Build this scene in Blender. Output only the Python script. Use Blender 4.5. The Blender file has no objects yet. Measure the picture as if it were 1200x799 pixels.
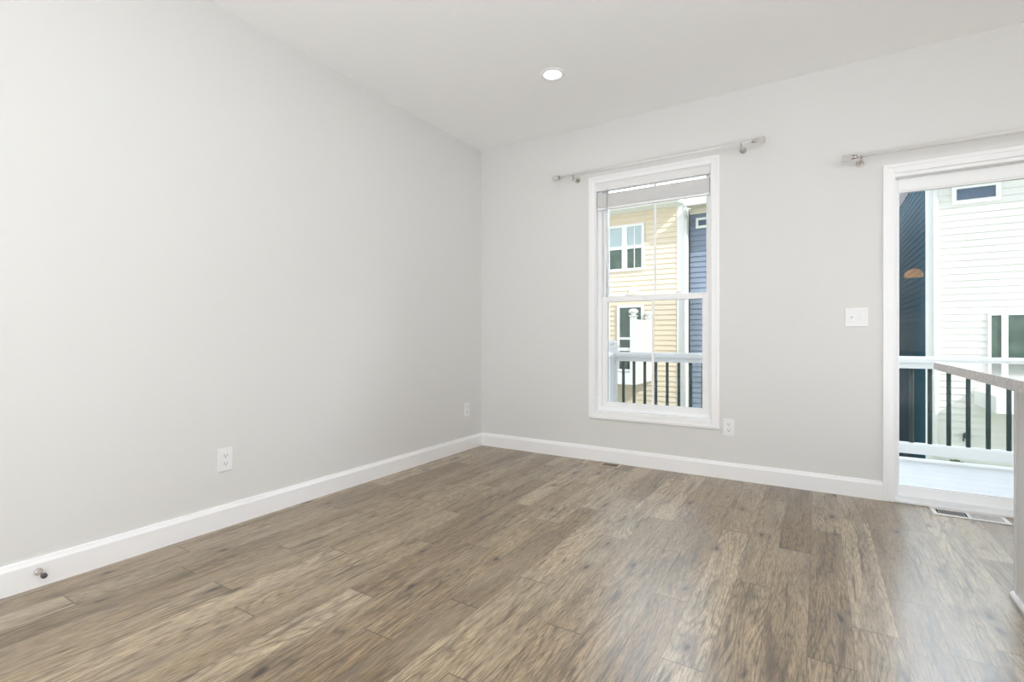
import bpy, bmesh, math, random
from mathutils import Vector, Matrix
random.seed(7)
S = bpy.context.scene
COL = S.collection

# ------------------------------------------------------------------ camera
cam_d = bpy.data.cameras.new('camera'); cam = bpy.data.objects.new('camera', cam_d); COL.objects.link(cam)
cam.location = (0, 0, 1.0)
cam.rotation_euler = (math.radians(90), 0, math.atan(358.2/581.7))
cam_d.sensor_width = 36; cam_d.lens = 36*581.7/1200
cam_d.shift_y = -3.5/1200
cam_d.clip_start = 0.02
S.camera = cam

# ------------------------------------------------------------------ world, sun, fill lights
SKY_STRENGTH = 1.8
GLARE_SKY_STRENGTH = 9.5
SUN_STRENGTH = 4.2
REAR_FILL = 22.0
SIDE_FILL = 12.0
BOUNCE_FILL = 178.0
UPWARD_FILL = 50.0
CAN_POWER = 1.5
w = bpy.data.worlds.new('sky'); S.world = w; w.use_nodes = True
nt = w.node_tree; nt.nodes.clear()
tc = nt.nodes.new('ShaderNodeTexCoord'); sp = nt.nodes.new('ShaderNodeSeparateXYZ')
rp = nt.nodes.new('ShaderNodeValToRGB'); bg = nt.nodes.new('ShaderNodeBackground'); wo = nt.nodes.new('ShaderNodeOutputWorld')
rp.color_ramp.elements[0].position = 0.0; rp.color_ramp.elements[0].color = (0.93, 0.96, 1, 1)
rp.color_ramp.elements[1].position = 0.9; rp.color_ramp.elements[1].color = (0.74, 0.85, 1, 1)
nt.links.new(tc.outputs['Generated'], sp.inputs[0]); nt.links.new(sp.outputs['Z'], rp.inputs[0])
nt.links.new(rp.outputs[0], bg.inputs[0]); nt.links.new(bg.outputs[0], wo.inputs[0])
mr = nt.nodes.new('ShaderNodeMapRange'); mr.interpolation_type = 'SMOOTHSTEP'      # sky brightened behind the neighbouring roofs, added for the floor glare
mr.inputs['From Min'].default_value = 0.45; mr.inputs['From Max'].default_value = 0.85
mr.inputs['To Min'].default_value = SKY_STRENGTH; mr.inputs['To Max'].default_value = GLARE_SKY_STRENGTH
dt = nt.nodes.new('ShaderNodeVectorMath'); dt.operation = 'DOT_PRODUCT'; dt.inputs[1].default_value = (0.35, 0.937, 0.0)
nt.links.new(tc.outputs['Generated'], dt.inputs[0]); nt.links.new(dt.outputs['Value'], mr.inputs[0]); nt.links.new(mr.outputs[0], bg.inputs[1])
sun_d = bpy.data.lights.new('sun', 'SUN'); sun_d.energy = SUN_STRENGTH; sun_d.angle = 0.009; sun_d.color = (1, 0.965, 0.91)
sun = bpy.data.objects.new('sun', sun_d); COL.objects.link(sun)
sun.rotation_euler = Vector((-0.67, 0.37, -0.60)).to_track_quat('-Z', 'Y').to_euler()
def area(name, loc, aim, sx, sy, power, color):
    d = bpy.data.lights.new(name, 'AREA'); d.shape = 'RECTANGLE'; d.size = sx; d.size_y = sy; d.energy = power; d.color = color
    o = bpy.data.objects.new(name, d); COL.objects.link(o); o.location = loc
    o.rotation_euler = Vector(aim).to_track_quat('-Z', 'Y').to_euler()
    return o
# area fills added at the unseen rear and kitchen windows, standing for skylight
area('rear_window_fill', (-1.05, -3.585, 1.16), (0, 1, 0), 2.3, 2.1, REAR_FILL, (0.90, 0.955, 1.0))
area('kitchen_window_fill', (4.385, 0.2, 1.16), (-1, 0, 0), 3.2, 2.1, SIDE_FILL, (0.90, 0.955, 1.0))
# two unseen fill lights, added to even out the walls and ceiling
area('bounce_fill_light', (0.3, -0.8, 1.0), (1, -0.35, 0.6), 0.3, 0.3, BOUNCE_FILL, (0.88, 0.945, 1.0))
area('upward_fill_light', (0.25, -0.4, 0.3), (-0.1, 0.22, 1.0), 0.6, 0.6, UPWARD_FILL, (0.88, 0.945, 1.0))
S.view_settings.view_transform = 'Standard'; S.view_settings.look = 'None'
S.view_settings.gamma = 1; S.view_settings.use_curve_mapping = False
S.view_settings.exposure = 0.0
try:
    S.cycles.max_bounces = 14; S.cycles.diffuse_bounces = 8; S.cycles.transparent_max_bounces = 16
    S.cycles.caustics_reflective = False; S.cycles.caustics_refractive = False
    S.cycles.sample_clamp_indirect = 6
except Exception: pass

# ------------------------------------------------------------------ helpers
def mat(name, color, rough=0.5, metal=0.0, spec=0.5, emit=None, estr=0, coat=0, trans=0, ior=1.5, alpha=1):
    m = bpy.data.materials.new(name); m.use_nodes = True
    b = m.node_tree.nodes['Principled BSDF']
    b.inputs['Base Color'].default_value = (*color, 1); b.inputs['Roughness'].default_value = rough
    b.inputs['Metallic'].default_value = metal; b.inputs['Specular IOR Level'].default_value = spec
    b.inputs['Coat Weight'].default_value = coat; b.inputs['Transmission Weight'].default_value = trans
    b.inputs['IOR'].default_value = ior; b.inputs['Alpha'].default_value = alpha
    if emit: b.inputs['Emission Color'].default_value = (*emit, 1); b.inputs['Emission Strength'].default_value = estr
    return m
def N(m, t, **kw):
    n = m.node_tree.nodes.new(t)
    for k, v in kw.items(): setattr(n, k, v)
    return n
def L(m, a, b): m.node_tree.links.new(a, b)
def noisy(m, c1, c2, scale, lo=0.3, hi=0.7, vec=None, bump=0, detail=4, stretch=None):
    """mottle the base colour of a material between two colours of its own"""
    b = m.node_tree.nodes['Principled BSDF']
    t = N(m, 'ShaderNodeTexCoord'); n = N(m, 'ShaderNodeTexNoise'); r = N(m, 'ShaderNodeValToRGB')
    n.inputs['Scale'].default_value = scale; n.inputs['Detail'].default_value = detail
    src = t.outputs['Object']
    if stretch:
        mp = N(m, 'ShaderNodeMapping'); mp.inputs['Scale'].default_value = stretch; L(m, src, mp.inputs[0]); src = mp.outputs[0]
    L(m, src, n.inputs['Vector']); L(m, n.outputs[0], r.inputs[0]); L(m, r.outputs[0], b.inputs['Base Color'])
    e = r.color_ramp.elements; e[0].position = lo; e[0].color = (*c1, 1); e[1].position = hi; e[1].color = (*c2, 1)
    if bump:
        bp = N(m, 'ShaderNodeBump'); bp.inputs['Strength'].default_value = bump; bp.inputs['Distance'].default_value = 0.002
        L(m, n.outputs[0], bp.inputs['Height']); L(m, bp.outputs[0], b.inputs['Normal'])
    return m
def glass(name, tint=(1, 1, 1), refl=0.08):
    m = bpy.data.materials.new(name); m.use_nodes = True; nt = m.node_tree; nt.nodes.clear()
    o = N(m, 'ShaderNodeOutputMaterial'); mx = N(m, 'ShaderNodeMixShader'); tr = N(m, 'ShaderNodeBsdfTransparent'); gl = N(m, 'ShaderNodeBsdfGlossy')
    lw = N(m, 'ShaderNodeFresnel'); lw.inputs['IOR'].default_value = 1.0 + refl*8
    tr.inputs[0].default_value = (*tint, 1); gl.inputs['Roughness'].default_value = 0.0
    L(m, lw.outputs[0], mx.inputs[0]); L(m, tr.outputs[0], mx.inputs[1]); L(m, gl.outputs[0], mx.inputs[2]); L(m, mx.outputs[0], o.inputs[0])
    return m

class MB:
    def __init__(s): s.v = []; s.f = []; s.sm = []
    def _add(s, vs, fs, smooth=False):
        n = len(s.v); s.v += [tuple(v) for v in vs]; s.f += [tuple(i+n for i in f) for f in fs]; s.sm += [smooth]*len(fs)
    def box(s, x0, y0, z0, x1, y1, z1):
        x0, x1 = sorted((x0, x1)); y0, y1 = sorted((y0, y1)); z0, z1 = sorted((z0, z1))
        vs = [(x, y, z) for x in (x0, x1) for y in (y0, y1) for z in (z0, z1)]
        s._add(vs, [(0,1,3,2),(4,6,7,5),(0,4,5,1),(2,3,7,6),(0,2,6,4),(1,5,7,3)]); return s
    def frame(s, x0, z0, x1, z1, y0, y1, wl, wr=None, wb=None, wt=None):
        """a rectangular frame in the XZ plane; members butt, stiles full height"""
        wr = wl if wr is None else wr; wb = wl if wb is None else wb; wt = wl if wt is None else wt
        s.box(x0, y0, z0, x0+wl, y1, z1); s.box(x1-wr, y0, z0, x1, y1, z1)
        s.box(x0+wl, y0, z0, x1-wr, y1, z0+wb); s.box(x0+wl, y0, z1-wt, x1-wr, y1, z1); return s
    def prism(s, pts, axis, a, b):
        """extrude a 2D outline along an axis from a to b"""
        def P(p, t): return (t, p[0], p[1]) if axis == 'x' else (p[0], t, p[1]) if axis == 'y' else (p[0], p[1], t)
        n = len(pts); vs = [P(p, a) for p in pts] + [P(p, b) for p in pts]
        fs = [tuple(range(n))[::-1], tuple(range(n, 2*n))] + [(i, (i+1) % n, (i+1) % n+n, i+n) for i in range(n)]
        s._add(vs, fs); return s
    def tube(s, p0, p1, r0, r1=None, n=20, cap=True):
        r1 = r0 if r1 is None else r1; p0 = Vector(p0); p1 = Vector(p1); q = (p1-p0).to_track_quat('Z', 'Y')
        vs = [p0+q @ Vector((r0*math.cos(2*math.pi*i/n), r0*math.sin(2*math.pi*i/n), 0)) for i in range(n)]
        vs += [p1+q @ Vector((r1*math.cos(2*math.pi*i/n), r1*math.sin(2*math.pi*i/n), 0)) for i in range(n)]
        s._add(vs, [(i, (i+1) % n, (i+1) % n+n, i+n) for i in range(n)], True)
        if cap: s._add(vs[:n], [tuple(range(n))[::-1]]); s._add(vs[n:], [tuple(range(n))])
        return s
    def lathe(s, origin, axis, prof, n=32):
        """spin a profile [(radius, distance along axis)]"""
        o = Vector(origin); q = Vector(axis).to_track_quat('Z', 'Y'); k = len(prof)
        vs = [o+q @ Vector((r*math.cos(2*math.pi*i/n), r*math.sin(2*math.pi*i/n), t)) for r, t in prof for i in range(n)]
        s._add(vs, [(j*n+i, j*n+(i+1) % n, (j+1)*n+(i+1) % n, (j+1)*n+i) for j in range(k-1) for i in range(n)], True); return s
    def build(s, name, m, parent=None, bevel=0, segs=2):
        off = Vector((0, 0, 0)); p = parent
        while p: off += Vector(p.location); p = p.parent
        me = bpy.data.meshes.new(name); me.from_pydata([tuple(Vector(v)-off) for v in s.v], [], s.f); me.update()
        bm = bmesh.new(); bm.from_mesh(me); bmesh.ops.remove_doubles(bm, verts=bm.verts, dist=1e-6) if not bevel else None
        bmesh.ops.recalc_face_normals(bm, faces=bm.faces); bm.to_mesh(me); bm.free()
        for i, pl in enumerate(me.polygons):
            if i < len(s.sm): pl.use_smooth = s.sm[i]
        o = bpy.data.objects.new(name, me); COL.objects.link(o); me.materials.append(m); o.parent = parent
        if bevel:
            b = o.modifiers.new('edge', 'BEVEL'); b.width = bevel; b.segments = segs; b.limit_method = 'ANGLE'; b.angle_limit = math.radians(50)
        return o
def empty(name, loc=(0, 0, 0)):
    o = bpy.data.objects.new(name, None); COL.objects.link(o); o.location = loc; o.empty_display_size = 0.05; return o
def tag(o, label=None, cat=None, group=None, kind=None):
    if label: o['label'] = label
    if cat: o['category'] = cat
    if group: o['group'] = group
    if kind: o['kind'] = kind
    return o
def struct(o, label, cat): return tag(o, label, cat, kind='structure')

# ------------------------------------------------------------------ materials
M_wall = mat('wall_paint', (0.742, 0.740, 0.728), 0.6, spec=0.25)
M_ceil = mat('ceiling_paint', (0.955, 0.96, 0.965), 0.8, spec=0.15)
M_trim = mat('trim_paint', (0.92, 0.92, 0.93), 0.32)
M_vinyl = mat('white_vinyl', (0.92, 0.93, 0.94), 0.35)
M_glass = glass('window_glass', (0.97, 0.985, 0.98), 0.032)
M_screen = bpy.data.materials.new('insect_screen'); M_screen.use_nodes = True
_nt = M_screen.node_tree; _nt.nodes.clear()
_o = N(M_screen, 'ShaderNodeOutputMaterial'); _m = N(M_screen, 'ShaderNodeMixShader'); _t = N(M_screen, 'ShaderNodeBsdfTransparent'); _d = N(M_screen, 'ShaderNodeBsdfDiffuse')
_m.inputs[0].default_value = 0.16; _d.inputs[0].default_value = (0.16, 0.16, 0.17, 1)
L(M_screen, _t.outputs[0], _m.inputs[1]); L(M_screen, _d.outputs[0], _m.inputs[2]); L(M_screen, _m.outputs[0], _o.inputs[0])
M_blind = mat('blind_vinyl', (0.80, 0.80, 0.80), 0.4)
M_slat = mat('blind_slat', (0.80, 0.80, 0.80), 0.4)
_b = M_slat.node_tree.nodes['Principled BSDF']; _x = N(M_slat, 'ShaderNodeMixShader'); _x.inputs[0].default_value = 0.12; _tl = N(M_slat, 'ShaderNodeBsdfTranslucent'); _tl.inputs[0].default_value = (0.85, 0.85, 0.85, 1)
L(M_slat, _b.outputs[0], _x.inputs[1]); L(M_slat, _tl.outputs[0], _x.inputs[2]); L(M_slat, _x.outputs[0], M_slat.node_tree.nodes['Material Output'].inputs[0])
M_plate = mat('plate_plastic', (0.86, 0.86, 0.87), 0.3)
M_slot = mat('slot_dark', (0.05, 0.05, 0.05), 0.6)
M_chrome = mat('brushed_nickel', (0.62, 0.58, 0.54), 0.25, metal=1)
M_rod = mat('rod_white_satin', (0.80, 0.79, 0.775), 0.3)
M_acryl = mat('clear_acrylic', (0.93, 0.92, 0.90), 0.08, trans=0.55, ior=1.45)
M_rubber = mat('rubber', (0.10, 0.09, 0.09), 0.6)
M_tan = mat('tan_enamel', (0.50, 0.43, 0.34), 0.4)
M_regwhite = mat('register_enamel', (0.80, 0.78, 0.75), 0.4)
M_duct = mat('duct_shade', (0.006, 0.006, 0.006), 0.9, spec=0)  # near-black sheet, the shade inside the duct put into its colour
M_ductgrey = mat('duct_damper', (0.42, 0.40, 0.38), 0.6)
M_cab = mat('cabinet_paint', (0.76, 0.77, 0.78), 0.38)
M_quartz = noisy(mat('quartz', (0.5, 0.5, 0.5), 0.09, coat=0.3), (0.34, 0.32, 0.325), (0.52, 0.50, 0.505), 160, 0.35, 0.66, detail=6)
M_deck = noisy(mat('deck_board_white', (0.86, 0.88, 0.9), 0.55), (0.62, 0.62, 0.625), (0.67, 0.67, 0.67), 6)
M_rail = mat('rail_vinyl', (0.80, 0.80, 0.79), 0.4)
M_balus = mat('baluster_metal', (0.018, 0.040, 0.036), 0.4)
M_emit = mat('led_lens', (0.95, 0.95, 0.95), 0.4, emit=(1, 0.99, 0.97), estr=3.0)
M_amber = mat('amber_glass', (0.85, 0.55, 0.22), 0.3, emit=(1.0, 0.50, 0.16), estr=12)
M_beige = noisy(mat('beige_siding', (0.8, 0.7, 0.5), 0.9, spec=0.1), (0.75, 0.655, 0.51), (0.79, 0.69, 0.545), 3)
M_blue = noisy(mat('blue_siding', (0.1, 0.15, 0.2), 0.9, spec=0.1), (0.22, 0.27, 0.35), (0.25, 0.30, 0.385), 3)
M_blueshade = noisy(mat('shaded_blue_siding', (0.1, 0.15, 0.2), 0.9, spec=0.1), (0.008, 0.085, 0.125), (0.011, 0.098, 0.145), 3)  # darker copy of the blue siding, shade of the side wall in its colour
M_white = noisy(mat('white_siding', (0.8, 0.8, 0.8), 0.9, spec=0.1), (0.76, 0.755, 0.72), (0.80, 0.79, 0.76), 3)
M_upper = mat('upper_block_taupe', (0.30, 0.28, 0.26), 0.8)  # dark tone so the unseen upper block bounces little light
M_ext = mat('exterior_trim_white', (0.84, 0.84, 0.82), 0.45)
M_cream = mat('cream_frieze', (0.74, 0.68, 0.56), 0.5)
M_pale = noisy(mat('pale_blue_pane', (0.5, 0.6, 0.62), 0.08, coat=1), (0.40, 0.50, 0.52), (0.46, 0.56, 0.57), 4)  # pale blue-grey tone set in the pane colour
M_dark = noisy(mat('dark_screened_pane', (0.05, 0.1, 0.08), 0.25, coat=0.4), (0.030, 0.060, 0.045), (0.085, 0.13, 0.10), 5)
M_navy = mat('navy_pane', (0.05, 0.10, 0.17), 0.1, coat=0.6)
M_grass = noisy(mat('lawn', (0.1, 0.2, 0.05), 0.9), (0.06, 0.12, 0.03), (0.15, 0.22, 0.06), 12)
M_leaf = noisy(mat('shrub_leaf', (0.05, 0.1, 0.03), 0.6), (0.03, 0.07, 0.015), (0.14, 0.20, 0.05), 20)
M_shingle = noisy(mat('roof_shingle', (0.2, 0.2, 0.2), 0.9), (0.16, 0.16, 0.17), (0.26, 0.25, 0.25), 30)

# floor: every plank is a face with its own random colour attribute; grain drawn along the plank
def floor_material():
    m = bpy.data.materials.new('oak_plank'); m.use_nodes = True
    b = m.node_tree.nodes['Principled BSDF']
    geo = N(m, 'ShaderNodeTexCoord'); at = N(m, 'ShaderNodeAttribute', attribute_name='plank'); uv = N(m, 'ShaderNodeUVMap', uv_map='plank_uv')
    sepA = N(m, 'ShaderNodeSeparateColor'); L(m, at.outputs['Color'], sepA.inputs[0])
    off = N(m, 'ShaderNodeVectorMath', operation='SCALE'); off.inputs['Scale'].default_value = 37.0; L(m, at.outputs['Color'], off.inputs[0])
    pos = N(m, 'ShaderNodeVectorMath', operation='ADD'); L(m, geo.outputs['Object'], pos.inputs[0]); L(m, off.outputs[0], pos.inputs[1])
    def mapping(sc):
        mp = N(m, 'ShaderNodeMapping'); mp.inputs['Scale'].default_value = sc; L(m, pos.outputs[0], mp.inputs[0]); return mp.outputs[0]
    def noise(vec, scale, detail, rough=0.55, dist=0):
        n = N(m, 'ShaderNodeTexNoise'); n.inputs['Scale'].default_value = scale; n.inputs['Detail'].default_value = detail
        n.inputs['Roughness'].default_value = rough; n.inputs['Distortion'].default_value = dist; L(m, vec, n.inputs['Vector']); return n.outputs[0]
    def ramp(src, stops):
        r = N(m, 'ShaderNodeValToRGB'); e = r.color_ramp.elements
        while len(e) < len(stops): e.new(0.5)
        for i, (p, c) in enumerate(stops): e[i].position = p; e[i].color = (*c, 1) if len(c) == 3 else c
        L(m, src, r.inputs[0]); return r.outputs[0]
    def g(v): return (v, v, v)
    def mix(mode, fac, a, c):
        n = N(m, 'ShaderNodeMix', data_type='RGBA', blend_type=mode)
        if isinstance(fac, float): n.inputs[0].default_value = fac
        else: L(m, fac, n.inputs[0])
        L(m, a, n.inputs[6]); 
        if isinstance(c, tuple): n.inputs[7].default_value = (*c, 1)
        else: L(m, c, n.inputs[7])
        return n.outputs[2]
    base = ramp(sepA.outputs[0], [(0.0, (0.205, 0.140, 0.077)), (0.35, (0.265, 0.190, 0.113)), (0.7, (0.325, 0.243, 0.153)), (1.0, (0.41, 0.318, 0.212))])
    # long soft streaks
    st = noise(mapping((11, 0.9, 1)), 1.6, 5, 0.62, 0.5)
    base = mix('MULTIPLY', 1.0, base, ramp(st, [(0.32, g(0.62)), (0.48, g(0.98)), (0.66, g(1.22))]))
    # cathedral growth rings: contour lines of a stretched noise
    f1 = noise(mapping((7.0, 0.75, 1)), 1.0, 2, 0.4, 0.25)
    mul = N(m, 'ShaderNodeMath', operation='MULTIPLY'); mul.inputs[1].default_value = 52.0; L(m, f1, mul.inputs[0])
    fr = N(m, 'ShaderNodeMath', operation='PINGPONG'); fr.inputs[1].default_value = 1.0; L(m, mul.outputs[0], fr.inputs[0])
    ring = ramp(fr.outputs[0], [(0.0, g(0.55)), (0.30, g(0.92)), (0.80, g(1.16)), (1.0, g(1.05))])
    msk = ramp(noise(mapping((3, 0.8, 1)), 1.0, 2), [(0.40, g(0.12)), (0.58, g(0.95))])
    base = mix('MULTIPLY', msk, base, ring)
    # fine pores
    fg = noise(mapping((240, 20, 1)), 1.0, 4, 0.65)
    base = mix('MULTIPLY', 1.0, base, ramp(fg, [(0.36, g(0.50)), (0.50, g(0.97)), (0.64, g(1.28))]))
    # short dark brown figure marks
    fm = noise(mapping((48, 3.0, 1)), 1.0, 3, 0.5, 0.3)
    base = mix('MIX', ramp(fm, [(0.60, g(0)), (0.68, g(0.85))]), base, (0.10, 0.066, 0.042))
    # whitewash drift
    ww = noise(mapping((5, 1.3, 1)), 1.3, 3)
    base = mix('MIX', ramp(ww, [(0.48, g(0)), (0.75, g(0.35))]), base, (0.46, 0.385, 0.29))
    # knots
    vo = N(m, 'ShaderNodeTexVoronoi', voronoi_dimensions='2D'); vo.inputs['Scale'].default_value = 1.0; vo.inputs['Randomness'].default_value = 1.0
    wn = N(m, 'ShaderNodeTexNoise'); wn.inputs['Scale'].default_value = 14.0; wn.inputs['Detail'].default_value = 3; L(m, mapping((1.6, 0.8, 1)), wn.inputs['Vector'])
    wo_ = N(m, 'ShaderNodeVectorMath', operation='MULTIPLY_ADD'); wo_.inputs[1].default_value = (0.22, 0.22, 0); L(m, wn.outputs[1], wo_.inputs[0]); L(m, mapping((6.4, 2.4, 1)), wo_.inputs[2])
    L(m, wo_.outputs[0], vo.inputs['Vector'])
    dn = N(m, 'ShaderNodeMath', operation='ADD'); kn = noise(mapping((30, 12, 1)), 1.0, 2)
    ks = N(m, 'ShaderNodeMath', operation='MULTIPLY'); ks.inputs[1].default_value = 0.09; L(m, kn, ks.inputs[0])
    L(m, vo.outputs['Distance'], dn.inputs[0]); L(m, ks.outputs[0], dn.inputs[1])
    sv = N(m, 'ShaderNodeSeparateColor'); L(m, vo.outputs['Color'], sv.inputs[0])
    rare = ramp(sv.outputs[0], [(0.60, g(0)), (0.66, g(1))])
    halo = ramp(dn.outputs[0], [(0.09, g(0.8)), (0.27, g(0))])
    core = ramp(dn.outputs[0], [(0.070, g(0.9)), (0.125, g(0))])
    hm = N(m, 'ShaderNodeMix', data_type='RGBA', blend_type='MULTIPLY'); hm.inputs[0].default_value = 1; L(m, halo, hm.inputs[6]); L(m, rare, hm.inputs[7])
    cm = N(m, 'ShaderNodeMix', data_type='RGBA', blend_type='MULTIPLY'); cm.inputs[0].default_value = 1; L(m, core, cm.inputs[6]); L(m, rare, cm.inputs[7])
    # larger smoky cracks that follow the grain here and there
    ck = noise(mapping((15, 1.4, 1)), 1.3, 3, 0.55, 0.8)
    base = mix('MIX', ramp(ck, [(0.64, g(0)), (0.74, g(0.6))]), base, (0.085, 0.055, 0.036))
    base = mix('MIX', hm.outputs[2], base, (0.16, 0.115, 0.08))
    base = mix('MIX', cm.outputs[2], base, (0.040, 0.026, 0.015))
    # bevelled joint between planks
    su = N(m, 'ShaderNodeSeparateXYZ'); L(m, uv.outputs[0], su.inputs[0])
    def edge(sock, size):
        a = N(m, 'ShaderNodeMath', operation='PINGPONG'); a.inputs[1].default_value = 0.5; L(m, sock, a.inputs[0]); 
        return ramp(a.outputs[0], [(0.0, g(1)), (size, g(0))])
    ju = edge(su.outputs['X'], 0.012); jv = edge(su.outputs['Y'], 0.0016)
    jj = N(m, 'ShaderNodeMix', data_type='RGBA', blend_type='LIGHTEN'); jj.inputs[0].default_value = 1; L(m, ju, jj.inputs[6]); L(m, jv, jj.inputs[7])
    jf = N(m, 'ShaderNodeMath', operation='MULTIPLY'); jf.inputs[1].default_value = 0.72; L(m, jj.outputs[2], jf.inputs[0])
    base = mix('MIX', jf.outputs[0], base, (0.07, 0.05, 0.035))
    L(m, base, b.inputs['Base Color'])
    rr = N(m, 'ShaderNodeMapRange'); rr.inputs['To Min'].default_value = 0.27; rr.inputs['To Max'].default_value = 0.42; L(m, fg, rr.inputs[0]); L(m, rr.outputs[0], b.inputs['Roughness'])
    b.inputs['Specular IOR Level'].default_value = 0.5
    b.inputs['Coat Weight'].default_value = 0.35; b.inputs['Coat IOR'].default_value = 1.6; b.inputs['Coat Roughness'].default_value = 0.22
    bp = N(m, 'ShaderNodeBump'); bp.inputs['Strength'].default_value = 0.25; bp.inputs['Distance'].default_value = 0.0012
    hs = N(m, 'ShaderNodeMath', operation='SUBTRACT'); L(m, fg, hs.inputs[0]); L(m, jj.outputs[2], hs.inputs[1])
    L(m, hs.outputs[0], bp.inputs['Height']); L(m, bp.outputs[0], b.inputs['Normal'])
    return m

# ------------------------------------------------------------------ room shell
XL, XR, YB, YR, H, T = -2.68, 4.40, 3.81, -3.60, 2.74, 0.15
def build_floor():
    W, OFF, LEN = 0.13, 0.2316, 1.22
    anchors = {-7: 2.377, -6: 1.947, -5: 1.566, -4: 2.234, -3: 2.683, -2: 1.812, -1: 2.080, 0: 2.382, -10: 1.790, -8: 1.547, 2: 2.17, -16: 1.033, -12: 1.189}
    vs, fs, uvs, cols = [], [], [], []
    k0 = math.floor((XL-OFF)/W); k1 = math.ceil((XR-OFF)/W)
    rnd = random.Random(11); prev = 0
    for k in range(k0, k1):
        x0 = max(XL, OFF+k*W); x1 = min(XR, OFF+(k+1)*W)
        if x1-x0 < 1e-4: continue
        u0 = (x0-OFF-k*W)/W; u1 = (x1-OFF-k*W)/W
        a = anchors.get(k)
        if a is None:
            a = prev + rnd.uniform(0.3, 0.9)
        prev = a
        y = a - LEN*math.ceil((a-YR)/LEN)
        while y < YB+T:
            ya = max(y, YR); yb = min(y+LEN, YB+T)
            if yb > ya:
                n = len(vs); vs += [(x0, ya, 0), (x1, ya, 0), (x1, yb, 0), (x0, yb, 0)]; fs.append((n, n+1, n+2, n+3))
                v0 = (ya-y)/LEN; v1 = (yb-y)/LEN
                uvs += [(u0, v0), (u1, v0), (u1, v1), (u0, v1)]
                cols += [(rnd.random(), rnd.random(), rnd.random(), 1)]*4
            y += LEN
    me = bpy.data.meshes.new('floor'); me.from_pydata(vs, [], fs)
    ul = me.uv_layers.new(name='plank_uv'); ca = me.color_attributes.new('plank', 'FLOAT_COLOR', 'CORNER')
    ul = me.uv_layers['plank_uv']
    for i in range(len(uvs)): ul.data[i].uv = uvs[i]
    ca = me.color_attributes['plank']
    for i in range(len(cols)): ca.data[i].color = cols[i]
    o = bpy.data.objects.new('floor', me); COL.objects.link(o); me.materials.append(floor_material())
    return struct(o, 'grey-brown oak plank floor running towards the back wall', 'floor')
build_floor()
slab = MB().box(XL-T, YR-T, -0.20, XR+T, YB+T, -0.004).build('trim_1', M_wall); struct(slab, 'floor structure under the planks', 'subfloor')

# window and door openings in the back wall
WX0, WX1, WZ0, WZ1 = -1.545, -0.655, 0.405, 2.255
DX0, DX1, DZ1 = 0.395, 2.225, 2.005
b = MB()
b.box(XL-T, YB, -0.2, WX0, YB+T, H+0.3); b.box(WX1, YB, -0.2, DX0, YB+T, H+0.3); b.box(DX1, YB, -0.2, XR+T, YB+T, H+0.3)
b.box(WX0, YB, -0.2, WX1, YB+T, WZ0); b.box(WX0, YB, WZ1, WX1, YB+T, H+0.3); b.box(DX0, YB, DZ1, DX1, YB+T, H+0.3); b.box(DX0, YB+0.001, -0.2, DX1, YB+T, -0.004)
struct(b.build('wall_back', M_wall), 'pale grey painted wall with the window and the glass door', 'wall')
struct(MB().box(XL-T, YR-T, -0.2, XL, YB, H+0.3).build('wall_left', M_wall), 'long blank off-white painted wall on the left', 'wall')
b = MB()
RX0, RX1, RZ0, RZ1 = -2.25, 0.15, 0.05, 2.30      # rear window
QX0, QX1, QZ0, QZ1 = 1.02, 1.60, 1.32, 1.80       # small high window
b.box(XL, YR-T, -0.2, RX0, YR, H+0.3); b.box(RX0, YR-T, -0.2, RX1, YR, RZ0); b.box(RX0, YR-T, RZ1, RX1, YR, H+0.3)
b.box(RX1, YR-T, -0.2, QX0, YR, H+0.3); b.box(QX0, YR-T, -0.2, QX1, YR, QZ0); b.box(QX0, YR-T, QZ1, QX1, YR, H+0.3); b.box(QX1, YR-T, -0.2, XR+T, YR, H+0.3)
struct(b.build('wall_rear', M_wall), 'off-white wall behind the camera', 'wall')
b = MB()
KY0, KY1, KZ0, KZ1 = -1.45, 1.85, 0.05, 2.30
b.box(XR, YR, -0.2, XR+T, KY0, H+0.3); b.box(XR, KY1, -0.2, XR+T, YB, H+0.3); b.box(XR, KY0, -0.2, XR+T, KY1, KZ0); b.box(XR, KY0, KZ1, XR+T, KY1, H+0.3)
struct(b.build('wall_right', M_wall), 'off-white kitchen wall beyond the island, out of frame', 'wall')
struct(MB().box(XL, YR, H, XR, YB, H+0.3).build('ceiling', M_ceil), 'flat white ceiling', 'ceiling')
# unseen mass of this house, added above the ceiling to shade the deck
struct(MB().box(XL-T-1.0, YR-T, H+0.3, XR+T+1.0, YB+T, 6.6).build('trim_2', M_upper), 'unseen upper storey block of this house, added to shade the deck', 'upper storey')

def baseboard_profile(sign, wall):
    # (offset from wall, z)
    return [(wall, 0.0), (wall+sign*0.016, 0.0), (wall+sign*0.016, 0.094), (wall+sign*0.011, 0.105), (wall+sign*0.008, 0.115), (wall, 0.117)]
b = MB(); b.prism([(x, z) for x, z in baseboard_profile(1, XL)], 'y', YR, YB)
struct(b.build('baseboard_left', M_trim), 'tall white baseboard along the left wall', 'baseboard')
b = MB(); b.prism(baseboard_profile(-1, YB), 'x', XL+0.016, 0.342); b.prism(baseboard_profile(-1, YB), 'x', 2.28, XR)
struct(b.build('baseboard_back', M_trim), 'tall white baseboard under the window', 'baseboard')

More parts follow.
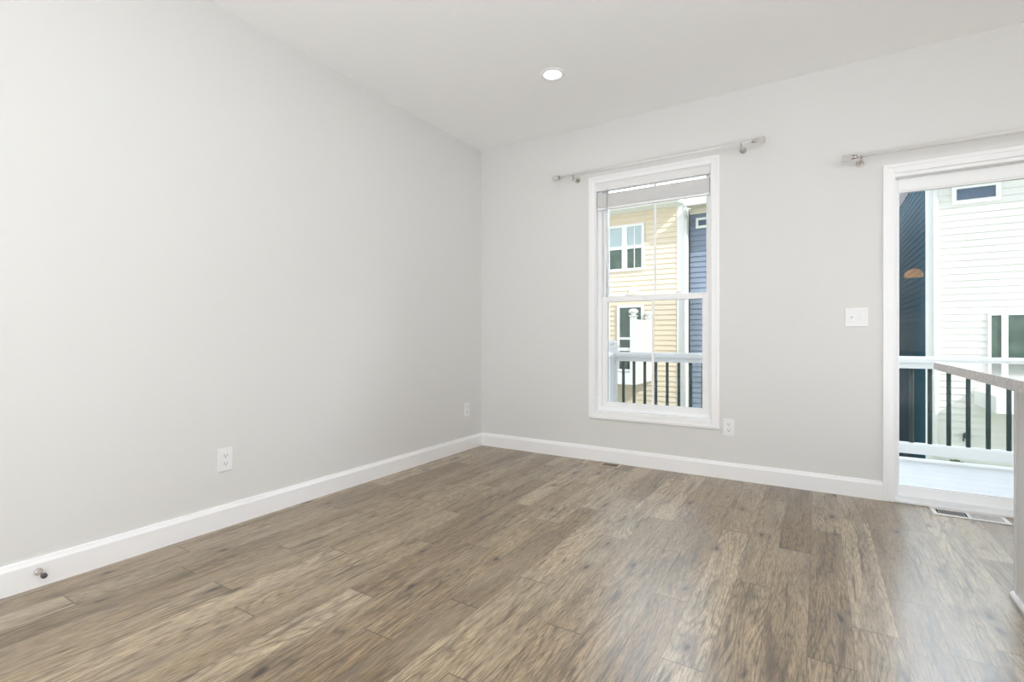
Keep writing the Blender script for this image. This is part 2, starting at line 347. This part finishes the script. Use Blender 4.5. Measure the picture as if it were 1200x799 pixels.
# ------------------------------------------------------------------ window_1
def casing(x0, z0, x1, z1, wd, y=YB, sill=True):
    """stepped picture-frame casing on the room side of the back wall"""
    b = MB(); t1, t2 = 0.018, 0.012
    for (a0, c0, a1, c1) in ((x0, z0 if sill else 0.0, x0+wd, z1), (x1-wd, z0 if sill else 0.0, x1, z1)):
        b.box(a0, y-t2, c0, a1, y, c1)
    b.box(x0+wd, y-t2, z1-wd, x1-wd, y, z1)
    if sill: b.box(x0+wd, y-t2, z0, x1-wd, y, z0+wd)
    o = 0.022                       # raised outer band
    b.box(x0, y-t1, z0 if sill else 0.0, x0+o, y-t2, z1); b.box(x1-o, y-t1, z0 if sill else 0.0, x1, y-t2, z1); b.box(x0+o, y-t1, z1-o, x1-o, y-t2, z1)
    if sill: b.box(x0+o, y-t1, z0, x1-o, y-t2, z0+o)
    return b
win = empty('window_1', (-1.10, YB, 0.35)); struct(win, 'white double-hung window with one vertical bar per sash', 'window')
casing(-1.60, 0.348, -0.598, 2.312, 0.055).build('casing', M_trim, win, bevel=0.002)
MB().frame(WX0, WZ0, WX1, WZ1, YB, YB+T, 0.006).build('jamb_liner', M_trim, win)
MB().frame(WX0+0.006, WZ0+0.006, WX1-0.006, WZ1-0.006, YB+0.045, YB+T-0.005, 0.03, 0.024, 0.03, 0.02).build('window_frame', M_vinyl, win, bevel=0.002)
def sash(name, y0, y1, x0, z0, x1, z1, gx0, gz0, gx1, gz1):
    s = MB().frame(x0, z0, x1, z1, y0, y1, gx0-x0, x1-gx1, gz0-z0, z1-gz1).build(name, M_vinyl, win, bevel=0.003)
    ym = (y0+y1)/2
    MB().box(gx0-0.004, ym-0.003, gz0-0.004, gx1+0.004, ym+0.003, gz1+0.004).build('pane', M_glass, s)
    xm = (gx0+gx1)/2
    MB().box(xm-0.0085, ym-0.009, gz0, xm+0.0085, ym-0.0035, gz1).build('glazing_bar', M_vinyl, s)
    return s
lo = sash('lower_sash', 3.862, 3.898, -1.508, 0.441, -0.686, 1.338, -1.462, 0.478, -0.727, 1.293)
up = sash('upper_sash', 3.901, 3.937, -1.508, 1.30, -0.686, 2.228, -1.472, 1.335, -0.706, 2.216)
for lx in (-1.30, -0.90):
    MB().box(lx-0.028, 3.868, 1.338, lx+0.028, 3.895, 1.344).tube((lx, 3.88, 1.344), (lx, 3.88, 1.352), 0.011).box(lx-0.006, 3.874, 1.352, lx+0.024, 3.886, 1.357).build('sash_lock', M_vinyl, lo)
MB().box(-1.47, 3.942, 0.45, -0.70, 3.944, 1.33).build('insect_screen', M_screen, win)

# ------------------------------------------------------------------ raised mini blind inside the window head
bl = empty('window_blind', (-1.10, 3.835, 2.0)); tag(bl, 'raised white mini blind, slats stacked at the top of the window', 'blind')
MB().box(-1.536, 3.813, 2.196, -0.664, 3.850, 2.247).box(-1.538, 3.809, 2.192, -0.662, 3.8125, 2.2475).build('headrail', M_blind, bl, bevel=0.002)
b = MB()
for i in range(26):
    z = 2.0595+i*0.0042; dy = 0.0006*math.sin(i*2.3)
    b.prism([(3.816+dy, z), (3.828, z+0.0018), (3.841+dy, z), (3.841+dy, z+0.0037), (3.828, z+0.0040), (3.816+dy, z+0.0037)], 'x', -1.531+0.001*math.sin(i), -0.669+0.001*math.cos(i*1.7))
b.build('slat_stack', M_slat, bl)
MB().box(-1.531, 3.815, 2.040, -0.669, 3.842, 2.058).build('bottom_rail', M_vinyl, bl, bevel=0.003)
b = MB()
for x in (-1.42, -1.10, -0.78):
    MB().tube((x, 3.8145, 2.058), (x, 3.8145, 2.2), 0.0009, n=6).build('ladder_cord', M_blind, bl)
b = MB(); b.tube((-1.445, 3.803, 2.19), (-1.445, 3.803, 1.40), 0.0035, n=8); b.tube((-1.445, 3.803, 1.40), (-1.445, 3.803, 1.33), 0.0045, 0.006, n=8); b.tube((-1.445, 3.806, 2.205), (-1.445, 3.803, 2.18), 0.002, n=6)
b.build('tilt_wand', M_acryl, bl)

# ------------------------------------------------------------------ door_1 : sliding glass door
dr = empty('door_1', (1.31, YB, 0)); struct(dr, 'white framed glass patio door to the deck', 'door')
casing(0.342, 0, 2.278, 2.060, 0.056, sill=False).build('casing', M_trim, dr, bevel=0.002)
MB().frame(DX0, 0.0, DX1, DZ1, YB, YB+T, 0.010, 0.010, 0.012, 0.022).build('door_frame', M_vinyl, dr)
MB().prism([(YB-0.008, 0.0), (YB-0.008, 0.012), (YB+0.01, 0.022), (YB+0.05, 0.026), (YB+T+0.03, 0.026), (YB+T+0.03, 0.0)], 'x', DX0+0.010, DX1-0.010).build('threshold', M_vinyl, dr, bevel=0.002)
def door_panel(y0, y1, x0, x1, l, r):
    s = MB().frame(x0, 0.0265, x1, 1.982, y0, y1, l, r, 0.060, 0.078).build('door_panel', M_vinyl, dr, bevel=0.004)
    MB().frame(x0+l-0.001, 0.0855, x1-r+0.001, 1.905, y0+0.004, y1-0.004, 0.008).build('glazing_bead', M_trim, s)
    MB().box(x0+l+0.001, (y0+y1)/2-0.003, 0.088, x1-r-0.001, (y0+y1)/2+0.003, 1.903).build('pane', M_glass, s)
    return s
door_panel(3.866, 3.902, 0.4055, 1.335, 0.017, 0.065)
door_panel(3.906, 3.942, 1.275, 2.2145, 0.065, 0.04)

# ------------------------------------------------------------------ curtain rods
def curtain_rod(label, z, x0, x1, brk, group=None):
    y = 3.72; r = empty('curtain_rod', ((x0+x1)/2, YB, z)); tag(r, label, 'curtain rod')
    MB().tube((x0+0.075, y, z), (x1-0.075, y, z), 0.0095, n=16).build('rod', M_rod, r)
    MB().tube((x0+0.3, y, z), (x1-0.6, y, z), 0.0112, n=16).build('rod_sleeve', M_rod, r)
    for xe, sx in ((x0, 1), (x1, -1)):
        f = MB().lathe((xe, y, z), (sx, 0, 0), [(0, 0), (0.017, 0.0005), (0.020, 0.006), (0.020, 0.040), (0.017, 0.050), (0.0, 0.051)], 24).build('finial', M_acryl, r)
        MB().tube((xe+sx*0.052, y, z), (xe+sx*0.060, y, z), 0.0165, n=20).tube((xe+sx*0.060, y, z), (xe+sx*0.078, y, z), 0.0125, n=20).build('finial_collar', M_chrome, f)
    for xb in brk:
        bb = MB()
        bb.tube((xb, YB, z-0.02), (xb, YB-0.006, z-0.02), 0.021, n=24)                 # wall rosette
        bb.tube((xb, YB-0.006, z-0.02), (xb, y, z-0.02), 0.0045, n=10)
        bb.tube((xb, y, z-0.034), (xb, y, z-0.012), 0.0055, n=10)
        n = 12
        for i in range(n):                                                              # cradle
            a0 = math.pi*(1+i/n); a1 = math.pi*(1+(i+1)/n); q = 0.0138
            bb.tube((xb, y+q*math.cos(a0), z+q*math.sin(a0)), (xb, y+q*math.cos(a1), z+q*math.sin(a1)), 0.0028, n=6)
        br = bb.build('bracket', M_chrome, r)
        MB().tube((xb, y, z-0.046), (xb, y, z-0.034), 0.007, n=12).build('set_screw', M_chrome, br)
    return r
curtain_rod('pale curtain rod with clear finials, mounted over the window', 2.332, -1.885, -0.300, (-1.701, -0.444))
curtain_rod('pale curtain rod with clear finials, mounted over the glass door', 2.118, 0.128, 2.50, (0.227, 2.38))

# ------------------------------------------------------------------ outlets and switch
def outlet(cx, cy, cz, facing, label):
    """duplex receptacle; facing 'x' = on the left wall, 'y' = on the back wall"""
    r = empty('wall_outlet', (cx, cy, cz)); tag(r, label, 'outlet', )
    def P(u, v, d):            # u along wall, v up, d out of wall
        return (cx+d, cy+u, cz+v) if facing == 'x' else (cx+u, cy-d, cz+v)
    def bx(mb, u0, v0, d0, u1, v1, d1):
        a = P(u0, v0, d0); c = P(u1, v1, d1); mb.box(*a, *c); return mb
    bx(MB(), -0.0385, -0.061, 0, 0.0385, 0.061, 0.0065).build('cover_plate', M_plate, r, bevel=0.003, segs=3)
    for sgn in (1, -1):
        v = sgn*0.0205
        rc = bx(MB(), -0.017, v-0.0145, 0.005, 0.017, v+0.0145, 0.0085).build('receptacle', M_plate, r, bevel=0.0025, segs=3)
        m = MB(); bx(m, -0.0080, v-0.002, 0.0080, -0.0052, v+0.0075, 0.0088); bx(m, 0.0052, v-0.002, 0.0080, 0.0080, v+0.0075, 0.0088)
        m.tube(P(0, v-0.008, 0.008), P(0, v-0.008, 0.0088), 0.0030, n=12)
        m.build('slot', M_slot, rc)
    MB().tube(P(0, 0, 0.006), P(0, 0, 0.0078), 0.0035, n=12).build('screw', M_plate, r)
    return r
outlet(XL, 1.445, 0.356, 'x', 'white duplex outlet at the middle of the left wall')
outlet(XL, 3.575, 0.362, 'x', 'white duplex outlet on the left wall close to the corner')
outlet(-0.537, YB, 0.367, 'y', 'white duplex outlet right beside the window bottom corner')

sw = empty('light_switch', (0.208, YB, 1.13)); tag(sw, 'white double toggle switch plate beside the glass door', 'light switch')
MB().box(0.148, YB-0.0065, 1.071, 0.268, YB, 1.189).build('cover_plate', M_plate, sw, bevel=0.003, segs=3)
for cx, up_ in ((0.184, 1), (0.232, -1)):
    t = MB().box(cx-0.0052, YB-0.0085, 1.118, cx+0.0052, YB-0.006, 1.142).build('toggle_bezel', M_plate, sw, bevel=0.0008)
    MB().prism([(YB-0.0078, 1.126), (YB-0.0078, 1.134), (YB-0.019, 1.130+up_*0.010+0.003), (YB-0.019, 1.130+up_*0.010-0.003)], 'x', cx-0.0036, cx+0.0036).build('toggle', M_plate, t, bevel=0.0008)
    for z in (1.100, 1.160):
        MB().tube((cx, YB-0.006, z), (cx, YB-0.0078, z), 0.003, n=12).build('screw', M_chrome, sw)

# ------------------------------------------------------------------ door stop on the left baseboard
ds = empty('door_stop', (XL+0.016, 0.70, 0.062)); tag(ds, 'small metal door stop screwed to the left baseboard', 'door stop')
x = XL+0.016
MB().lathe((x, 0.70, 0.062), (1, 0, 0), [(0, 0), (0.0145, 0), (0.0145, 0.003), (0.010, 0.009), (0.0058, 0.013), (0.0052, 0.050), (0.0085, 0.053), (0.0085, 0.057), (0, 0.057)], 20).build('rod', M_chrome, ds)
MB().lathe((x+0.057, 0.70, 0.062), (1, 0, 0), [(0, 0), (0.0095, 0), (0.0105, 0.004), (0.0098, 0.012), (0.006, 0.015), (0, 0.015)], 20).build('rubber_tip', M_rubber, ds)

# ------------------------------------------------------------------ floor registers
def register(x0, y0, x1, y1, m, m_left, m_right, label):
    r = empty('floor_register', ((x0+x1)/2, (y0+y1)/2, 0)); tag(r, label, 'floor vent')
    b = MB(); zt = 0.005; e = 0.021
    b.box(x0, y0, 0.0005, x1, y0+e, zt); b.box(x0, y1-e, 0.0005, x1, y1, zt); b.box(x0, y0+e, 0.0005, x0+e, y1-e, zt); b.box(x1-e, y0+e, 0.0005, x1, y1-e, zt)
    xm = (x0+x1)/2; b.box(xm-0.008, y0+e, 0.0005, xm+0.008, y1-e, zt)
    for a, c in ((x0+e, xm-0.008), (xm+0.008, x1-e)):
        n = 11; p = (c-a)/n
        for i in range(1, n): b.box(a+i*p-p*0.12, y0+e, 0.0012, a+i*p+p*0.12, y1-e, zt)
    b.build('grille', m, r, bevel=0.0006, segs=1)
    MB().box(x0+e*0.9, y0+e*0.9, 0.0003, xm, y1-e*0.9, 0.0010).build('duct_backing', m_left, r)  # flat backing under the grille; the black half stands in for duct shade
    MB().box(xm, y0+e*0.9, 0.0003, x1-e*0.9, y1-e*0.9, 0.0010).build('duct_backing', m_right, r)
register(-1.605, 3.662, -1.305, 3.790, M_tan, M_tan, M_duct, 'tan floor register half open under the window')
register(0.560, 3.652, 0.885, 3.786, M_regwhite, M_duct, M_ductgrey, 'white floor register in front of the glass door')

# ------------------------------------------------------------------ recessed ceiling lights
def downlight(x, y, label):
    r = empty('recessed_light', (x, y, H)); tag(r, label, 'ceiling light')
    MB().lathe((x, y, H), (0, 0, -1), [(0.083, 0.0), (0.083, 0.003), (0.078, 0.006), (0.064, 0.0065), (0.058, 0.0035), (0.058, 0.0)], 40).build('trim_ring', M_trim, r)
    MB().lathe((x, y, H), (0, 0, -1), [(0, 0.003), (0.050, 0.003), (0.0575, 0.002)], 40).build('lens', M_emit, r)
    d = bpy.data.lights.new('lamp', 'AREA'); d.shape = 'DISK'; d.size = 0.10; d.energy = CAN_POWER; d.color = (1, 0.985, 0.96)
    o = bpy.data.objects.new('lamp', d); COL.objects.link(o); o.parent = r; o.location = (0, 0, -0.012)
downlight(-1.49, 2.93, 'round recessed ceiling light, glowing, over the window end')
for x, y, t_ in ((-1.49, 0.95, 'left of the camera'), (-1.49, -1.4, 'at the rear left'), (0.75, 0.4, 'over the island'), (0.75, -2.4, 'at the rear centre'), (2.9, 2.2, 'over the kitchen, door end'), (2.9, -1.6, 'over the kitchen, rear end')):
    downlight(x, y, 'round recessed ceiling light '+t_+', outside the photo')

# ------------------------------------------------------------------ kitchen island (right edge)
isl = empty('kitchen_island', (1.0, 1.2, 0)); tag(isl, 'pale grey kitchen island base at the right edge, under the countertop', 'kitchen island')
IX0, IX1, IY0, IY1 = 0.646, 1.50, -0.4, 2.655
MB().box(IX0+0.012, IY0+0.02, 0.0, IX1-0.012, IY1-0.026, 0.866).build('carcass', M_cab, isl)
MB().box(IX0, IY1-0.022, 0.0, IX1, IY1, 0.866).build('end_panel', M_cab, isl, bevel=0.002)
MB().box(IX0, IY0, 0.0, IX1, IY0+0.02, 0.866).build('end_panel', M_cab, isl, bevel=0.002)
b = MB(); yy = IY1-0.026
while yy > IY0+0.1:
    y2 = max(yy-0.95, IY0+0.024); b.box(IX0+0.003, y2+0.002, 0.0, IX0+0.012, yy-0.003, 0.866); yy = y2
b.build('side_panel', M_cab, isl, bevel=0.0015)
MB().prism([(IX0+0.002, 0), (IX0-0.013, 0), (IX0-0.013, 0.012), (IX0-0.006, 0.019), (IX0+0.002, 0.020)], 'y', IY0, IY1).box(IX0, IY1, 0, IX1, IY1+0.011, 0.018).build('shoe_moulding', M_trim, isl)
ct = MB().box(0.416, IY0-0.05, 0.867, 1.56, 2.715, 0.897).build('countertop', M_quartz, bevel=0.002); tag(ct, 'long speckled grey stone countertop with white sheen, right edge', 'countertop')

# ------------------------------------------------------------------ pendant and windows behind the camera (they mirror in the door glass)
pn = empty('pendant_lamp', (1.15, -1.13, H)); tag(pn, 'amber dome pendant lamp mirrored in the glass door', 'lamp')
MB().tube((1.15, -1.13, H), (1.15, -1.13, H-0.02), 0.055, 0.05).tube((1.15, -1.13, H-0.02), (1.15, -1.13, 2.0), 0.004, n=8).tube((1.15, -1.13, 2.02), (1.15, -1.13, 1.965), 0.018).build('stem', M_chrome, pn)
MB().lathe((1.15, -1.13, 1.97), (0, 0, -1), [(0.02, 0), (0.06, 0.012), (0.09, 0.04), (0.108, 0.08), (0.112, 0.115), (0.108, 0.115), (0.10, 0.075), (0.05, 0.02), (0.0, 0.014)], 36).build('lamp_shade', M_amber, pn)
w2 = empty('window_2', (-1.05, YR, RZ0)); struct(w2, 'rear window behind the camera, outside the photo', 'window')
MB().frame(RX0, RZ0, RX1, RZ1, YR-T, YR-0.02, 0.05).frame(-1.08, RZ0+0.05, -1.02, RZ1-0.05, YR-T, YR-0.02, 0.03).build('window_frame', M_vinyl, w2)
w3 = empty('window_3', (1.31, YR, QZ0)); struct(w3, 'small rear window mirrored in the glass door', 'window')
MB().frame(QX0, QZ0, QX1, QZ1, YR-T, YR-0.02, 0.03).build('window_frame', M_vinyl, w3)
b = MB()
for i in range(14): b.box(QX0+0.05+i*0.036, YR-0.06, QZ0+0.16, QX0+0.062+i*0.036, YR-0.05, QZ1-0.03)
b.build('vertical_blind', M_slot, w3)
MB().box(QX0, YR-0.10, QZ0, QX1, YR-0.095, QZ1).build('pane', M_glass, w3)
w4 = empty('window_4', (XR, 0.2, KZ0)); struct(w4, 'kitchen window outside the photo', 'window')
MB().box(XR+0.02, KY0, KZ0, XR+T, KY0+0.05, KZ1).box(XR+0.02, KY1-0.05, KZ0, XR+T, KY1, KZ1).box(XR+0.02, KY0+0.05, KZ0, XR+T, KY1-0.05, KZ0+0.05).box(XR+0.02, KY0+0.05, KZ1-0.05, XR+T, KY1-0.05, KZ1).box(XR+0.02, 0.17, KZ0+0.05, XR+T, 0.23, KZ1-0.05).build('window_frame', M_vinyl, w4)

# ------------------------------------------------------------------ deck and railing outside
dk = empty('deck_floor', (0.5, 4.6, 0)); tag(dk, 'pale white deck floor outside the glass door', 'deck')
b = MB()
yb = YB+T+0.032; n = 8; pw = (5.17-yb)/n
for i in range(n): b.box(-1.98, yb+i*pw, -0.006, 3.2, yb+(i+1)*pw-0.002, 0.020)
b.build('deck_board', M_deck, dk)
MB().box(-1.98, 5.17, -0.24, 3.2, 5.19, 0.020).box(-1.98, yb, -0.24, -1.96, 5.17, -0.007).box(3.18, yb, -0.24, 3.2, 5.17, -0.007).box(-1.96, yb, -0.20, 3.18, 5.17, -0.007).build('rim_board', M_ext, dk)
rl = empty('deck_railing', (0.5, 5.1, 0.02)); tag(rl, 'white deck railing with thin dark green balusters outside', 'railing')
RY = 5.10
MB().prism([(RY-0.044, 0.800), (RY+0.044, 0.800), (RY+0.046, 0.830), (RY+0.030, 0.852), (RY-0.030, 0.852), (RY-0.046, 0.830)], 'x', -1.835, 3.10).box(-1.835, RY-0.02, 0.755, 3.10, RY+0.02, 0.800).build('top_rail', M_rail, rl, bevel=0.003)
MB().prism([(RY-0.03, 0.072), (RY+0.03, 0.072), (RY+0.03, 0.145), (RY+0.018, 0.158), (RY-0.018, 0.158), (RY-0.03, 0.145)], 'x', -1.835, 3.10).build('bottom_rail', M_rail, rl, bevel=0.002)
first = None; i = 0
while -1.753+i*0.1142 < 3.05:
    bx_ = -1.753+i*0.1142
    if first is None: first = MB().tube((bx_, RY, 0.150), (bx_, RY, 0.756), 0.0150, n=16).build('baluster', M_balus, rl); 
    else:
        o = first.copy(); COL.objects.link(o); o.parent = rl; o.location = (i*0.1142, 0, 0)
    i += 1
def post(cx, cy, z0, z1, hw, m, parent, name='post', capr=1.0):
    p = MB().box(cx-hw, cy-hw, z0, cx+hw, cy+hw, z1).build(name, m, parent, bevel=0.004)
    k = hw*1.28
    b = MB().box(cx-k, cy-k, z1, cx+k, cy+k, z1+0.022)
    b.lathe((cx, cy, z1+0.022), (0, 0, 1), [(hw*0.95, 0), (hw*0.75, 0.012*capr), (hw*1.15, 0.024*capr), (hw*1.2, 0.036*capr), (hw*0.8, 0.056*capr), (0, 0.062*capr)], 20)
    b.build('post_cap', m, p)
    return p
post(-1.885, RY, 0.02, 0.895, 0.05, M_rail, rl)
post(3.15, RY, 0.02, 0.895, 0.05, M_rail, rl)
for sx in (-1.885, 3.15):
    MB().prism([(sx-0.044, 0.800), (sx+0.044, 0.800), (sx+0.046, 0.830), (sx+0.030, 0.852), (sx-0.030, 0.852), (sx-0.046, 0.830)], 'y', YB+T, RY-0.05).build('side_top_rail', M_rail, rl)
    MB().box(sx-0.03, YB+T, 0.072, sx+0.03, RY-0.05, 0.158).build('side_bottom_rail', M_rail, rl)
    for j in range(8):
        MB().tube((sx, 4.12+j*0.114, 0.150), (sx, 4.12+j*0.114, 0.801), 0.0150, n=12).build('baluster', M_balus, rl)

# ------------------------------------------------------------------ neighbouring houses
GZ = -2.9
def siding(b, x0, x1, y, z0, z1, lap=0.1016, side=None):
    """lap boards facing -Y (or facing -X when side gives the x plane)"""
    z = z0
    while z < z1-1e-4:
        t = min(z+lap, z1)
        prof = [(0.0, z), (-0.020, z), (-0.002, t), (0.0, t)]
        if side is None: b.prism([(y+p[0], p[1]) for p in prof], 'x', x0, x1)
        else: b.prism([(side+p[0]*0.3, p[1]) for p in prof], 'y', x0, x1)
        z = t
    return b
def house_window(par, x0, z0, x1, z1, y, top_m=M_pale, bot_m=M_dark, bar=True, fw=0.055, split=True):
    """double-hung window standing proud of the siding"""
    f = MB().frame(x0, z0, x1, z1, y-0.05, y-0.004, fw).build('window', M_ext, par)
    zm = (z0+z1)/2
    if split:
        MB().box(x0+fw, y-0.045, zm-0.025, x1-fw, y-0.012, zm+0.025).build('meeting_rail', M_ext, f)
        MB().box(x0+fw, y-0.028, zm+0.025, x1-fw, y-0.018, z1-fw).build('upper_pane', top_m, f)
        MB().box(x0+fw, y-0.028, z0+fw, x1-fw, y-0.018, zm-0.025).build('lower_pane', bot_m, f)
    else:
        MB().box(x0+fw, y-0.028, z0+fw, x1-fw, y-0.018, z1-fw).build('pane', top_m, f)
    if bar: MB().box((x0+x1)/2-0.009, y-0.034, z0+fw, (x0+x1)/2+0.009, y-0.029, z1-fw).build('glazing_bar', M_ext, f)
    return f
def gable_roof(par, x0, x1, y0, y1, ze, over, m=M_shingle):
    h = 0.45; ym = (y0+y1)/2
    MB().prism([(y0-over, ze), (y1+over, ze), (ym, ze+h)], 'x', x0, x1).build('roof', m, par)

# beige house
YF = 10.0
bg_ = empty('townhouse', (-5.0, YF, GZ)); tag(bg_, 'cream lap-sided townhouse with gutter and balcony, seen through the window', 'house')
ZE = 3.58
siding(MB(), -9.0, -2.34, YF, GZ, ZE).box(-9.0, YF, GZ, -2.20, YF+7, ZE).build('siding', M_beige, bg_)
MB().box(-2.345, YF-0.03, GZ, -2.13, YF, ZE).build('corner_board', M_ext, bg_)
MB().box(-9.0, YF-0.36, ZE-0.0, -2.24, YF+0.0, ZE+0.03).build('soffit', M_ext, bg_)
MB().box(-9.0, YF-0.385, ZE, -2.22, YF-0.36, ZE+0.17).build('fascia', M_ext, bg_)
MB().prism([(YF-0.385, ZE+0.03), (YF-0.46, ZE+0.03), (YF-0.495, ZE+0.10), (YF-0.50, ZE+0.15), (YF-0.385, ZE+0.15)], 'x', -9.0, -2.20).build('gutter', M_ext, bg_)
gable_roof(bg_, -9.1, -2.20, YF, YF+7, ZE+0.031, 0.36)
b = MB(); dx = -2.175
b.tube((dx-0.1, YF-0.42, ZE+0.06), (dx, YF-0.34, ZE-0.05), 0.035, n=12); b.tube((dx, YF-0.34, ZE-0.05), (dx+0.01, YF-0.07, ZE-0.26), 0.035, n=12); b.tube((dx+0.01, YF-0.07, ZE-0.26), (dx+0.01, YF-0.07, GZ+0.05), 0.036, n=12)
b.build('downspout', M_ext, bg_)
house_window(bg_, -4.06, 2.38, -3.40, 3.34, YF)
house_window(bg_, -3.40, 2.38, -2.99, 3.34, YF)
house_window(bg_, -3.56, 0.30, -3.00, 1.68, YF, top_m=M_dark, bar=False)
MB().box(-3.30, YF-0.05, 1.90, -3.14, YF, 2.04).build('wall_vent', M_ext, bg_, bevel=0.01)
def balcony(par, x0, x1, y0, zb, privacy):
    bb = MB().box(x0, y0, zb, x1, y0+0.04, zb+0.22).box(x0, y0+0.04, zb, x0+0.04, YF-0.02, zb+0.22).box(x1-0.04, y0+0.04, zb, x1, YF-0.02, zb+0.22).box(x0+0.04, y0+0.04, zb+0.02, x1-0.04, YF-0.02, zb+0.18).build('balcony', M_ext, par)
    MB().box(x0+0.08, y0+0.03, zb+0.62, x1-0.08, y0+0.09, zb+0.68).build('top_rail', M_ext, bb)
    MB().box(x0+0.08, y0+0.04, zb+0.24, x1-0.08, y0+0.08, zb+0.28).build('bottom_rail', M_ext, bb)
    m = MB(); xx = x0+0.14
    while xx < x1-0.1: m.tube((xx, y0+0.06, zb+0.27), (xx, y0+0.06, zb+0.63), 0.012, n=8); xx += 0.114
    m.build('baluster', M_balus, bb)
    return bb
bal = balcony(bg_, -5.2, -2.84, 8.94, 0.14, True)
MB().box(-2.88, 9.02, 0.36, -2.84, YF-0.02, 1.345).build('privacy_panel', M_ext, bal)
for px_, py_ in ((-2.90, 8.99), (-2.88, YF-0.10)):
    b = MB(); b.box(px_-0.05, py_-0.05, 0.36, px_+0.05, py_+0.05, 1.40); b.box(px_-0.065, py_-0.065, 1.40, px_+0.065, py_+0.065, 1.42)
    b.lathe((px_, py_, 1.42), (0, 0, 1), [(0.045, 0), (0.04, 0.02), (0.085, 0.05), (0.09, 0.08), (0.06, 0.115), (0, 0.125)], 20)
    b.build('post', M_ext, bal)

# blue house, set back between its neighbours
YS = 10.10
bh = empty('townhouse', (-0.8, YS, GZ)); tag(bh, 'blue lap-sided townhouse right of the cream house, small white-framed window', 'house')
siding(MB(), -2.125, 0.50, YS, GZ, 3.50).box(-2.125, YS, GZ, 0.50, YS+6, 3.50).build('siding', M_blue, bh)
MB().box(-2.125, YS-0.045, 3.40, 0.50, YS-0.0205, 3.50).build('frieze_board', M_cream, bh)
MB().box(-2.125, YS-0.46, 3.501, 0.52, YS, 3.52).build('soffit', M_cream, bh)
MB().prism([(YS-0.461, 3.47), (YS-0.50, 3.47), (YS-0.54, 3.58), (YS-0.54, 3.63), (YS-0.461, 3.63)], 'x', -2.13, 0.52).build('gutter', M_ext, bh)
gable_roof(bh, -2.13, 0.52, YS, YS+6, 3.521, 0.46)
house_window(bh, -2.01, 3.12, -1.25, 3.32, YS, top_m=M_navy, bar=False, split=False, fw=0.045)

# white house
wh = empty('townhouse', (4.5, YF, GZ)); tag(wh, 'white lap-sided townhouse with blue side wall, seen through the glass door', 'house')
siding(MB(), 1.58, 9.0, YF, GZ, 3.66).box(1.45, YF, GZ, 9.0, YF+7, 3.66).build('siding', M_white, wh)
MB().box(1.435, YF-0.035, GZ, 1.585, YF, 3.66).build('corner_board', M_ext, wh)
b = MB(); b.tube((1.545, YF-0.075, GZ+0.05), (1.545, YF-0.075, 3.45), 0.034, n=12); b.tube((1.545, YF-0.075, 3.45), (1.545, YF-0.40, 3.72), 0.034, n=12)
b.build('downspout', M_ext, wh)
siding(MB(), YF+0.0, YF+7, 0, GZ, 3.66, side=1.45).build('side_siding', M_blueshade, wh)
MB().box(1.30, YF-0.36, 3.66, 9.0, YF, 3.69).build('soffit', M_ext, wh)
MB().prism([(YF-0.36, 3.69), (YF-0.45, 3.69), (YF-0.49, 3.78), (YF-0.49, 3.83), (YF-0.36, 3.83)], 'x', 1.30, 9.0).build('gutter', M_ext, wh)
gable_roof(wh, 1.44, 9.0, YF, YF+7, 3.691, 0.36)
house_window(wh, 1.74, 3.03, 2.29, 3.31, YF, top_m=M_navy, bar=False, split=False, fw=0.055)
house_window(wh, 2.15, 0.62, 2.33, 1.37, YF, top_m=M_dark, bar=False, split=False, fw=0.035)
house_window(wh, 2.33, 0.62, 3.10, 1.37, YF, top_m=M_dark, bar=False, split=False, fw=0.035)
bal = balcony(wh, 2.0, 4.6, 8.89, 0.01, False)
MB().lathe((1.91, YF-0.02, -0.47), (0, -1, 0), [(0.042, 0), (0.046, 0.03), (0.040, 0.06), (0, 0.066)], 20).box(1.87, YF-0.06, -0.56, 1.88, YF-0.02, -0.49).build('exhaust_vent', M_balus, wh)

g_ = MB().box(-25, YB+T+0.05, GZ-0.2, 25, 40, GZ).build('lawn', M_grass); tag(g_, 'grass ground between the townhouses', 'lawn', kind='stuff')
def shrub(x, y, r, h, label):
    s = empty('shrub', (x, y, GZ)); tag(s, label, 'shrub')
    MB().tube((x, y, GZ), (x, y, GZ+h*0.5), 0.05, 0.03, n=10).build('stem', M_tan, s)
    b = MB(); rg = random.Random(int(x*100))
    for i in range(900):
        t = rg.random(); a = rg.uniform(0, 6.283); rr = r*math.sqrt(max(0.02, 1-(2*t-0.9)**2*0.8))*rg.uniform(0.75, 1.0)
        c = Vector((x+rr*math.cos(a), y+rr*math.sin(a), GZ+0.25+t*(h-0.3)))
        u = Vector((rg.uniform(-1, 1), rg.uniform(-1, 1), rg.uniform(-0.4, 1))).normalized()*0.06; v = u.cross(Vector((rg.uniform(-1, 1), 1, rg.uniform(-1, 1)))).normalized()*0.03
        b._add([c-u, c+v, c+u, c-v], [(0, 1, 2, 3)])
    b.build('foliage', M_leaf, s)
shrub(1.72, 9.55, 0.22, 2.15, 'clipped green shrub at the white house corner')
